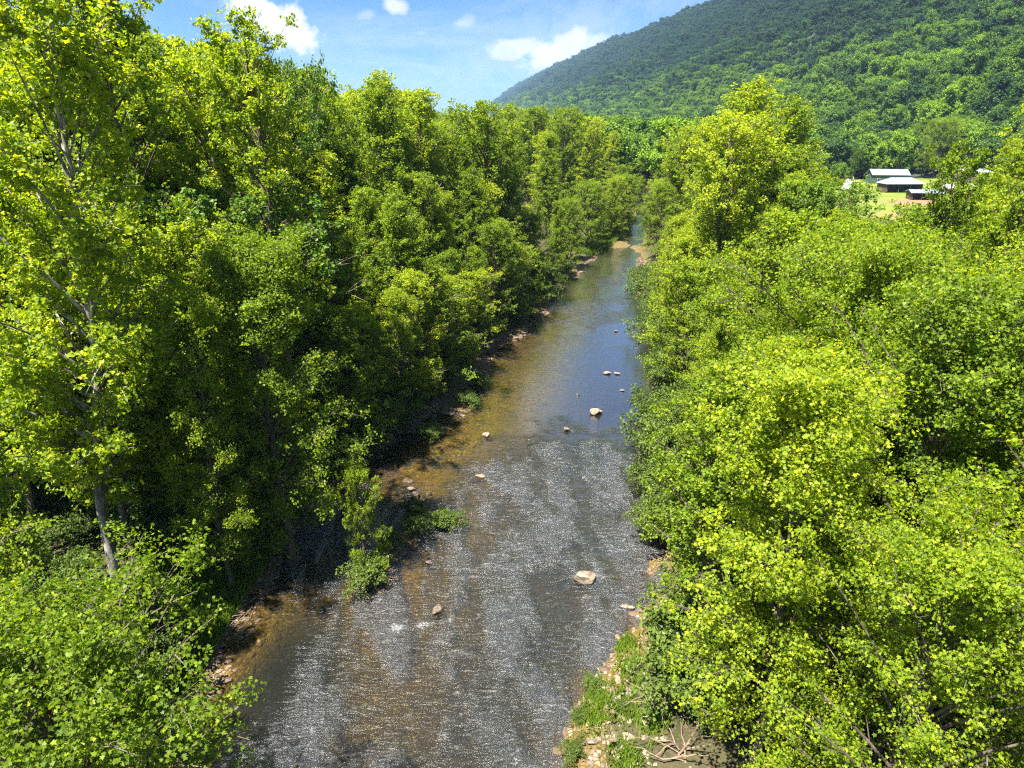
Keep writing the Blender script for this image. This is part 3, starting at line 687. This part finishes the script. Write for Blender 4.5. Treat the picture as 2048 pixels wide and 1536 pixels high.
na = ng.nodes.new('GeometryNodeInputNamedAttribute'); na.data_type = 'FLOAT'; na.inputs[0].default_value = 'tree_scale'
ng.links.new(na.outputs[0], ip.inputs['Scale']); ng.links.new(ip.outputs[0], go.inputs[0])
md = fw.modifiers.new('plant', 'NODES'); md.node_group = ng

# ------------------------------------------------------------------ shrubs and grasses
SH = [((-8.3, 40.2), 'shrub on the shaded gravel bar in the left channel'), ((-5.2, 43.4), 'yellow-green shrub at the tip of the gravel bar'), ((-6.9, 42.0), 'dark shrub in the middle of the gravel bar'), ((-9.2, 36.4), 'shrub at the near end of the gravel bar'),
      ((-7.6, 44.6), 'bush on the back of the gravel bar'), ((-4.4, 66.3), 'small shrub standing in the amber shallows'), ((-3.6, 71.5), 'shrub on the left shore beside the dark tree shadow'), ((-7.5, 58.6), 'low bush by the rocky left shore'),
      ((3.2, 25.6), 'small tuft of willow at the water edge of the gravel spit'), ((2.9, 23.6), 'low green sprig in front of the gravel spit'), ((5.4, 26.2), 'leafy weed clump on the gravel spit'), ((4.2, 27.8), 'thin green sapling at the upstream end of the gravel spit')]
for i, ((x, y), lab) in enumerate(SH):
    put('shrub%d' % (i % 2), x, y, lab, h=U(.5, .8) if x > 0 else U(1.0, 1.7), sink=.1, cat='shrub')
def under(n, side, ylo, yhi, dlo, dhi, lab, grp):
    for _ in range(n):
        y = U(ylo, yhi); d = U(dlo, dhi); x = float(Lx(y)) - d if side < 0 else float(Rx(y)) + d
        if abs(x) > .78 * y + 3: continue
        put(random.choice(['shrub0', 'shrub1']), x, y, lab, grp, h=U(1.3, 3.4), sink=.1, cat='shrub')
under(70, -1, 27, 60, 2.0, 22, 'shade shrub growing under the left foreground trees', 'undergrowth shrubs of the left wood')
under(60, -1, 50, 130, .2, 4, 'low bush along the rocky left shore', 'bushes along the left shore')
under(30, 1, 25, 38, 3.6, 8, 'weedy bush on the right bank behind the gravel spit', 'weedy bushes behind the gravel spit')
under(75, 1, 40, 125, -.4, 1.6, 'bush hanging over the water from the right shore', 'bushes overhanging the right shore')
under(30, 1, 36, 110, 2.5, 7, 'low bush under the right bank trees', 'bushes along the right shore')

def grass_patch(n, fn, hlo, hhi):
    x, y, r = fn(n); z, m_ = terr(x, y); k = (z > .03); x, y, z = x[k], y[k], z[k]; n = len(x)
    az = rng.uniform(0, 6.28, n); h = rng.uniform(hlo, hhi, n); w_ = .022 + .02 * rng.random(n)
    dx, dy = np.cos(az), np.sin(az); b0 = np.stack([x, y, z - .03], -1); ln = rng.uniform(.1, .7, n)[:, None] * h[:, None]
    ld = np.stack([-dy, dx, 0 * dx], -1) * ln
    wv = np.stack([dx, dy, 0 * dx], -1) * w_[:, None]
    up = np.zeros((n, 3)); up[:, 2] = h
    V = np.stack([b0 - wv, b0 + wv, b0 + wv * .7 + up * .6 + ld * .4, b0 + up + ld, b0 - wv * .7 + up * .6 + ld * .4], 1)
    return V.reshape(-1, 3), np.arange(n * 5).reshape(n, 5), np.repeat(np.clip(rng.normal(.5, .2, n), 0, 1), 5)
def left_bank(n):
    y = rng.uniform(25, 60, n); d = np.abs(rng.normal(2.5, 2.6, n)) + .6; x = Lx(y) - d; return x, y, 0
def spit(n):
    k = rng.integers(0, 9, n); cx = np.array([4.4, 5.6, 6.4, 4.0, 5.2, 6.8, 6.3, -7.5, -8.8])[k]; cyy = np.array([27.2, 26.4, 28.6, 25.6, 23.2, 25, 31, 44.5, 38])[k]
    return cx + rng.normal(0, .42, n), cyy + rng.normal(0, .65, n), 0
def far_bank(n):
    y = rng.uniform(150, 215, n); d = np.abs(rng.normal(0, 4, n)) - .5; return Lx(y) - d, y, 0
parts = [grass_patch(52000, left_bank, .25, .8), grass_patch(4800, spit, .15, .5), grass_patch(14000, far_bank, .5, 1.3)]
V = np.concatenate([p_[0] for p_ in parts]); o_ = 0; Fq = []
for p_ in parts: Fq.append(p_[1] + o_); o_ += len(p_[0])
tag(link('bank_grass', mesh('bank_grass', V, [np.concatenate(Fq)], [M['grass']], attrs=dict(tint=np.concatenate([p_[2] for p_ in parts])))), 'tufts of bright grass along the river banks and gravel spit', 'grass', kind='stuff')

# ------------------------------------------------------------------ rocks
import bmesh
def rock_mesh(seed, sub=2, flat=.55, ang=.25, mat=None):
    bm = bmesh.new(); bmesh.ops.create_icosphere(bm, subdivisions=sub, radius=.5); r = np.random.default_rng(seed)
    pl = [(Vector(r.normal(size=3)).normalized(), r.uniform(.24, .42)) for _ in range(15)]
    off = r.uniform(0, 50, 3)
    from mathutils import noise as mn
    for v in bm.verts:
        for n_, d_ in pl:
            q = v.co.dot(n_) - d_
            if q > 0: v.co -= n_ * q
        v.co *= 1 + ang * mn.noise(v.co * 2.2 + Vector(off))
        v.co.z *= flat
    me = bpy.data.meshes.new('rock'); bm.to_mesh(me); bm.free(); me.materials.append(mat)
    me.polygons.foreach_set('use_smooth', [False] * len(me.polygons)); return me
M['rock'] = simple('river_rock', (.15, .12, .09), .85, nscale=3.5, namp=.4, bump=.7, wet=True)
M['rock_pale'] = simple('pale_boulder', (.23, .18, .125), .85, nscale=4.5, namp=.4, bump=.7, wet=True)
M['rock_dark'] = simple('wet_rock', (.14, .11, .085), .5, nscale=3.5, namp=.4, bump=.5)
def big_rock(px, py, wd, dp, ht, lab, mat='rock_pale', rot=0, seed=0, up=.3):
    x, y = ground(px, py); o = link('boulder', rock_mesh(seed, 4, 1.0, .22, M[mat])); k_ = 1.12 if wd > 1.5 else .92; o.scale = (wd * k_, dp * k_, ht * k_); o.location = (x, y, ht * up); o.rotation_euler = (0, 0, rot)
    tag(o, lab, 'boulder')
big_rock(1165, 1160, 1.55, 1.3, .85, 'largest pale tan boulder alone in the riffle near the right bank', rot=.3, seed=1)
big_rock(876, 1226, .85, .8, .75, 'round brown boulder with white water around it', 'rock', seed=2)
big_rock(912, 1043, 1.8, .7, .35, 'flat pale slab at the tip of the gravel bar', rot=-.15, seed=3)
big_rock(1190, 828, 1.6, 1.0, .8, 'angular pale rock in the smooth reach upstream', rot=.2, seed=4)
big_rock(1132, 862, .9, .8, .6, 'small boulder at the head of the riffle', 'rock', seed=5)
big_rock(973, 873, 1.0, 1.0, .7, 'pale rock standing in amber water', seed=6)
big_rock(1213, 748, 1.2, .7, .4, 'left of two flat rocks side by side far up the smooth reach', rot=.1, seed=7)
big_rock(1234, 748, .9, .6, .32, 'right of two flat rocks side by side far up the smooth reach', rot=-.2, seed=8)
big_rock(822, 981, .9, .6, .4, 'flat rock in the orange shallows behind the gravel bar', seed=9)
big_rock(960, 955, 1.0, .6, .35, 'long low rock in the brown water below the pool', seed=10)
big_rock(1248, 1214, .8, .5, .3, 'pair-leading flat stone near the right bank trees', seed=11)
big_rock(1264, 1217, .6, .5, .3, 'smaller flat stone touching the right bank foliage', seed=12)
big_rock(858, 1128, .6, .5, .4, 'small round rock at the shaded shore of the riffle', 'rock', seed=13)
big_rock(1245, 782, .7, .4, .25, 'tiny flat rock near the right trees in the smooth reach', seed=14)
big_rock(1155, 790, .7, .4, .2, 'low rock barely breaking the smooth reach', 'rock', seed=15)
big_rock(1232, 663, .8, .7, .4, 'dark rock in the blue water far upstream', 'rock_dark', seed=16)
big_rock(1268, 1300, 1.0, .7, .4, 'dark wet rock against the right bank above the spit', 'rock_dark', seed=17)
SM = [rock_mesh(40 + i, 1, .5, .2, M['rock_pale' if i % 3 else 'rock']) for i in range(6)]
n = 0
while n < 150:
    x = rng.normal(5.0, 1.1); y = rng.uniform(21.5, 29.5); z = terr1(x, y)
    if z < .0 or x < 3: continue
    o = link('stone', SM[n % 6]); s = rng.uniform(.14, .46) * (1 if rng.random() < .88 else 1.7); o.scale = (s * rng.uniform(.9, 1.6), s, s * .7); o.rotation_euler = (rng.uniform(-.3, .3), rng.uniform(-.3, .3), rng.uniform(0, 6)); o.location = (x, y, z + s * .12)
    tag(o, 'pale stone lying on the gravel spit at the bottom edge', 'stone', 'stones of the gravel spit'); n += 1
# the countless stones of the shores and the shallow bed
cand = []
N = 90000
yy_ = rng.uniform(20, 150, N) ** 1.0; xx_ = Lx(yy_) - 1 + rng.random(N) * (Rx(yy_) - Lx(yy_) + 2); zz_, mm_ = terr(xx_, yy_)
shore = np.exp(-((zz_ - .02) / .16) ** 2); lft = sstep(.75, .1, (xx_ - Lx(yy_)) / (Rx(yy_) - Lx(yy_))); wgt = shore * (.25 + .75 * lft) + .45 * np.exp(-((zz_ + .25) / .22) ** 2) + .35 * ((yy_ < 30) & (xx_ > 3.2))
kk = rng.random(N) < wgt * .62; xx_, yy_, zz_ = xx_[kk], yy_[kk], zz_[kk]; xx_, yy_, zz_ = xx_[:21000], yy_[:21000], zz_[:21000]
bm = bmesh.new(); bmesh.ops.create_icosphere(bm, subdivisions=1, radius=.5); iv = np.array([v.co[:] for v in bm.verts]); iff = np.array([[v.index for v in f.verts] for f in bm.faces]); bm.free()
n = len(xx_); S = rng.lognormal(-1.95, .48, n).clip(.09, .9) * (1 + yy_ / 160); A = rng.uniform(0, 6.28, n)
Vv = iv[None] * (1 + rng.normal(0, .16, (n, len(iv), 1))); Vv = Vv * np.stack([S * rng.uniform(.9, 1.7, n), S, S * rng.uniform(.3, .6, n)], -1)[:, None]
ca, sa = np.cos(A)[:, None], np.sin(A)[:, None]; Vx = Vv[..., 0] * ca - Vv[..., 1] * sa; Vy = Vv[..., 0] * sa + Vv[..., 1] * ca
Vv = np.stack([Vx + xx_[:, None], Vy + yy_[:, None], Vv[..., 2] + zz_[:, None] + S[:, None] * .08], -1)
m, nt, out = new_mat('shore_stone'); p = nd(nt, 'ShaderNodeBsdfPrincipled'); at = nd(nt, 'ShaderNodeAttribute', attribute_name='tone').outputs['Fac']
c = mixc(nt, mapr(nt, at, 0, .6, smooth=False), (.07, .045, .025), (.17, .115, .07)); c = mixc(nt, mapr(nt, at, .6, 1, smooth=False), c, (.30, .23, .17)); nt.links.new(c, p.inputs['Base Color']); p.inputs['Roughness'].default_value = .75
nt.links.new(p.outputs[0], out.inputs[0])
Ff = (iff[None] + (np.arange(n) * len(iv))[:, None, None]).reshape(-1, 3)
tag(link('shore_gravel', mesh('shore_gravel', Vv.reshape(-1, 3), [Ff], [m], attrs=dict(tone=np.repeat(np.clip(.35 + rng.normal(0, .2, n) + .5 * np.clip(zz_ * 4, -.4, .6), 0, 1), len(iv))))), 'loose stones and cobbles along the shore and in the shallows', 'gravel', kind='stuff')

# dead branches caught by the gravel spit
M['dead'] = simple('dead_wood', (.22, .16, .11), .9, nscale=6)
def sticks(x, y, n, spread, ln, lab):
    ps = []
    r = np.random.default_rng(int(abs(x * 10 + y))); z = terr1(x, y)
    for i in range(n):
        a = r.uniform(0, 6.28); e = r.uniform(-.05, .9); l = r.uniform(.5, 1) * ln; s = np.linspace(0, 1, 6)[:, None]
        p0 = np.array([x, y, z + .05]) + r.normal(0, spread, 3) * np.array([1, 1, .1]); dv_ = np.array([math.cos(a) * math.cos(e), math.sin(a) * math.cos(e), math.sin(e)])
        pth = p0 + dv_ * l * s + np.array([0, 0, -.4]) * s ** 2 * l * .4 + np.cumsum(r.normal(0, .03 * l, (6, 3)), 0)
        ps.append(tubes(pth[None], (np.linspace(.045, .008, 6) * r.uniform(.5, 1.2))[None], 4))
    V, Fs = join(ps); tag(link('dead_branches', mesh('dead_branches', V, [np.concatenate(Fs)], [M['dead']])), lab, 'branches')
sticks(7.4, 25.8, 26, .35, 2.0, 'tangle of brown dead branches beside the gravel spit')
sticks(7.6, 22.8, 12, .4, 2.6, 'bare pale branches sprawling at the bottom edge right of the spit')
sticks(-16.6, 32.6, 10, .4, 1.8, 'fallen sticks lying on the left bank by the slender trunk')
sticks(-27.0, 28.5, 9, .3, 2.5, 'bare twiggy branches poking from the left foreground undergrowth')

# ------------------------------------------------------------------ the farm in the clearing
def box(x0, x1, y0, y1, z0, z1):
    V = np.array([(x, y, z) for z in (z0, z1) for y in (y0, y1) for x in (x0, x1)], float)
    return V, np.array([(0, 2, 3, 1), (4, 5, 7, 6), (0, 1, 5, 4), (2, 6, 7, 3), (0, 4, 6, 2), (1, 3, 7, 5)])
def part(name, boxes, mat, parent, label=None):
    V, Fs = join(boxes); o = link(name, mesh(name, V, [np.concatenate(Fs)], [M[mat]]), parent)
    if label: o['label'] = label
    return o
def metal_roof(name, c):
    m, nt, out = new_mat(name); p = nd(nt, 'ShaderNodeBsdfPrincipled'); p.inputs['Metallic'].default_value = .25; p.inputs['Roughness'].default_value = .38
    g = nd(nt, 'ShaderNodeTexCoord'); f = noise(nt, g.outputs['Object'], .8, 5)
    nt.links.new(mixc(nt, mapr(nt, f, .3, .7), tuple(x * .8 for x in c), c), p.inputs['Base Color']); nt.links.new(p.outputs[0], out.inputs[0]); return m
M['roof_blue'] = metal_roof('blue_grey_roof', (.30, .36, .43)); M['roof_white'] = metal_roof('white_metal_roof', (.62, .62, .65)); M['roof_red'] = metal_roof('rusty_roof', (.33, .15, .10))
M['w_green'] = simple('green_boards', (.06, .10, .08), .8, nscale=1, namp=.3); M['w_white'] = simple('white_siding', (.62, .62, .60), .7, nscale=1, namp=.1)
M['w_brown'] = simple('brown_boards', (.10, .07, .05), .85, nscale=1, namp=.3); M['w_cream'] = simple('cream_wall', (.50, .46, .34), .8, nscale=1, namp=.1)
M['dark'] = simple('dark_opening', (.015, .014, .013), .6); M['trim'] = simple('white_trim', (.7, .7, .68), .6)
def shed(px, py, w_, d_, h, rise, roof, wall, lab, cat='shed', rot=0.0, open_front=False, hip=False, z=1.5, name='farm_shed', nwin=3):
    x, y = ground(px, py, z); o = bpy.data.objects.new(name, None); col.objects.link(o); o.location = (x, y, z - .3); o.rotation_euler = (0, 0, rot); tag(o, lab, cat)
    hw, hd = w_ / 2, d_ / 2; t = .16
    if open_front:
        part('back_wall', [box(-hw, hw, hd - t, hd, 0, h)], wall, o); part('side_wall', [box(-hw, -hw + t, -hd, hd - t - .01, 0, h)], wall, o); part('side_wall', [box(hw - t, hw, -hd, hd - t - .01, 0, h)], wall, o)
        for i in range(4): part('post', [box(-hw + .3 + i * (w_ - .8) / 3, -hw + .5 + i * (w_ - .8) / 3, -hd + .05, -hd + .25, 0, h)], 'w_brown', o)
    else:
        part('wall', [box(-hw, hw, -hd, hd, 0, h)], wall, o)
        for i in range(nwin):
            cx = -hw + w_ * (i + .6) / (nwin + .4)
            wn = part('window', [box(cx - .55, cx + .55, -hd - .05, -hd - .003, h * .42, h * .42 + 1.0)], 'trim', o); part('pane', [box(cx - .46, cx + .46, -hd - .08, -hd - .053, h * .42 + .08, h * .42 + .92)], 'dark', wn)
        dr = part('door', [box(hw - 1.6, hw - .6, -hd - .06, -hd - .004, 0.3, 2.3)], 'w_brown', o); part('handle', [box(hw - 1.5, hw - 1.4, -hd - .12, -hd - .064, 1.2, 1.35)], 'trim', dr)
    ov = .5; hx, hy = hw + ov, hd + ov; ix = hx - (hy * .9 if hip else 0); th = .14
    # sloped roof sheets split into standing-seam panels
    npn = max(5, int(w_ / 1.6))
    me_p = {}
    for sgn in (-1, 1):
        for i in range(npn):
            xa = -hx + 2 * hx * i / npn + .03; xb = -hx + 2 * hx * (i + 1) / npn - .03
            ra, rb_ = np.clip(xa, -ix, ix), np.clip(xb, -ix, ix)
            za = h + rise * (1 - abs(xa - ra) / max(hx - ix, 1e-6) if hip else 1); zb = h + rise * (1 - abs(xb - rb_) / max(hx - ix, 1e-6) if hip else 1)
            if hip: ya = sgn * hy * (abs(xa - ra) / max(hx - ix, 1e-6)); yb = sgn * hy * (abs(xb - rb_) / max(hx - ix, 1e-6))
            else: ya = yb = sgn * .02
            lo = h - .05
            tp = [(xa, sgn * hy, lo), (xb, sgn * hy, lo), (xb, yb, zb), (xa, ya, za)]
            V = np.array(tp + [(a, b_, c_ + th) for a, b_, c_ in tp])
            link('roof_panel', mesh('roof_panel', V, [np.array([(0, 1, 2, 3), (7, 6, 5, 4), (0, 4, 5, 1), (1, 5, 6, 2), (2, 6, 7, 3), (3, 7, 4, 0)])], [M[roof]]), o)
    if hip:
        for sgn in (-1, 1):
            V = np.array([(sgn * hx, -hy, h - .02), (sgn * hx, hy, h - .02), (sgn * ix, 0, h + rise), (sgn * hx, -hy, h + .1), (sgn * hx, hy, h + .1), (sgn * ix, 0, h + rise + .12)])
            link('roof_end', mesh('roof_end', V, [np.array([(0, 1, 4, 3), (1, 2, 5, 4), (2, 0, 3, 5)]), np.array([(0, 2, 1), (3, 4, 5)])], [M[roof]]), o)
    else:
        for sgn in (-1, 1):
            V = np.array([(sgn * (hw - .01), -hd, h), (sgn * (hw - .01), hd, h), (sgn * (hw - .01), 0, h + rise * .93), (sgn * (hw - .2), -hd, h), (sgn * (hw - .2), hd, h), (sgn * (hw - .2), 0, h + rise * .93)])
            link('gable', mesh('gable', V, [np.array([(0, 1, 4, 3), (1, 2, 5, 4), (2, 0, 3, 5)]), np.array([(0, 2, 1), (3, 4, 5)])], [M[wall]]), o)
    part('ridge_cap', [box(-ix, ix, -.2, .2, h + rise + th - .05, h + rise + th + .03)], roof, o)
    return o
shed(1772, 366, 15.5, 8, 4.0, 2.2, 'roof_blue', 'w_green', 'dark green barn with blue-grey roof behind the round tree', 'barn', rot=-.12, name='barn')
shed(1797, 384, 14.5, 7, 3.6, 2.2, 'roof_blue', 'w_brown', 'open fronted shed with hipped blue-grey roof at the lawn edge', 'shed', rot=.05, open_front=True, hip=True)
shed(1941, 364, 13, 8, 4.6, 1.4, 'roof_white', 'w_brown', 'tall brown shed with bright white roof furthest right in the farm', 'shed', rot=.15, name='farm_shed')
shed(1892, 390, 9, 6, 3.0, 1.0, 'roof_white', 'w_white', 'low white outbuilding between the blue roofed shed and the white house', 'shed', rot=-.1, name='outbuilding')
shed(1846, 399, 10, 6, 2.8, .8, 'roof_blue', 'w_brown', 'low lean-to with pale blue roof in front of the hipped shed', 'shed', rot=-.2, open_front=True, name='lean_to')
shed(1938, 393, 7, 6, 3.2, 1.2, 'roof_white', 'w_white', 'small white roofed building left of the white house', 'shed', rot=.1, name='outbuilding')
shed(1975, 401, 8, 7, 3.6, 1.6, 'roof_white', 'w_white', 'white house with white metal roof near the right edge', 'house', rot=.45, name='farmhouse')
shed(1806, 338, 11, 7, 3.2, 1.0, 'roof_red', 'w_cream', 'small cream house with rusty red roof under the wood behind the barn', 'house', rot=-.05, name='cottage')
# tank, pole, fence
x, y = ground(1692, 382, 1.5); th = np.arange(20) / 20 * 2 * math.pi
prof = [(1.7, 0), (1.7, 3.6), (1.62, 3.75), (.9, 4.3), (.25, 4.5), (.25, 4.7), (0.01, 4.72)]
V = np.array([(r_ * math.cos(a), r_ * math.sin(a), z_) for r_, z_ in prof for a in th]); Fq = np.array([(i * 20 + j, i * 20 + (j + 1) % 20, (i + 1) * 20 + (j + 1) % 20, (i + 1) * 20 + j) for i in range(len(prof) - 1) for j in range(20)])
to = bpy.data.objects.new('water_tank', None); col.objects.link(to); to.location = (x, y, 1.5); tag(to, 'white cylindrical tank with domed lid beside the leaning white pole', 'tank')
link('tank_body', mesh('tank_body', V, [Fq], [M['w_white']], smooth=True), to)
V2, F2 = join([box(-1.9, 1.9, -1.9, 1.9, -.3, -.003)]); M['concrete'] = simple('concrete', (.35, .34, .31), .9, nscale=2); link('base_slab', mesh('base_slab', V2, [np.concatenate(F2)], [M['concrete']]), to)
M['blue'] = simple('blue_plastic', (.05, .2, .55), .5)
part('outlet_box', [box(-.6, .5, -2.2, -1.72, .2, 1.0)], 'blue', to)
a = ground(1716, 392, 1.5); b_ = ground(1699, 392, 1.5)
pth = np.array([[(a[0], a[1], 1.4), ((a[0] + b_[0]) / 2, a[1], 5.1), (b_[0], a[1], 8.6)]]); V, Fq = tubes(pth, np.array([[.2, .18, .15]]), 8)
tag(link('leaning_pole', mesh('leaning_pole', V, [Fq], [M['w_white']])), 'long white leaning pole between the tank and the lawn', 'pole')
def fence(p0, p1, n_, lab):
    o = bpy.data.objects.new('rail_fence', None); col.objects.link(o); a = Vector((*ground(*p0, 1.5), 1.5)); b_ = Vector((*ground(*p1, 1.5), 1.5)); o.location = a; tag(o, lab, 'fence')
    for i in range(n_):
        q = (b_ - a) * i / (n_ - 1); part('post', [box(q.x - .07, q.x + .07, q.y - .07, q.y + .07, -.1, 1.5)], 'w_brown', o)
    for h in (.5, .95, 1.35):
        V, Fq = tubes(np.array([[(0, 0, h), tuple((b_ - a) / 2 + Vector((0, 0, h))), tuple(b_ - a + Vector((0, 0, h)))]]), np.full((1, 3), .045), 5); link('rail', mesh('rail', V, [Fq], [M['w_brown']]), o)
fence((1712, 388), (1762, 376), 9, 'dark rail fence between the tank and the blue roofed shed')

# ------------------------------------------------------------------ haze
V, Fq = box(-3000, 3600, -200, 8200, -2.5, 400)
hz = bpy.data.materials.new('valley_haze'); hz.use_nodes = True; hnt = hz.node_tree; hnt.nodes.clear(); ho = hnt.nodes.new('ShaderNodeOutputMaterial')
pv = hnt.nodes.new('ShaderNodeVolumePrincipled'); pv.inputs['Color'].default_value = (.42, .68, 1.0, 1); pv.inputs['Density'].default_value = .00007; pv.inputs['Anisotropy'].default_value = .1
hnt.links.new(pv.outputs[0], ho.inputs['Volume'])
tag(link('haze', mesh('haze', V, [Fq], [hz])), 'thin blue summer haze filling the valley', 'haze', kind='stuff')
print('COUNTS', COUNT, 'woods', len(Q), 'tris', sum(len(me.loops) - 2 * len(me.polygons) for me in bpy.data.meshes))
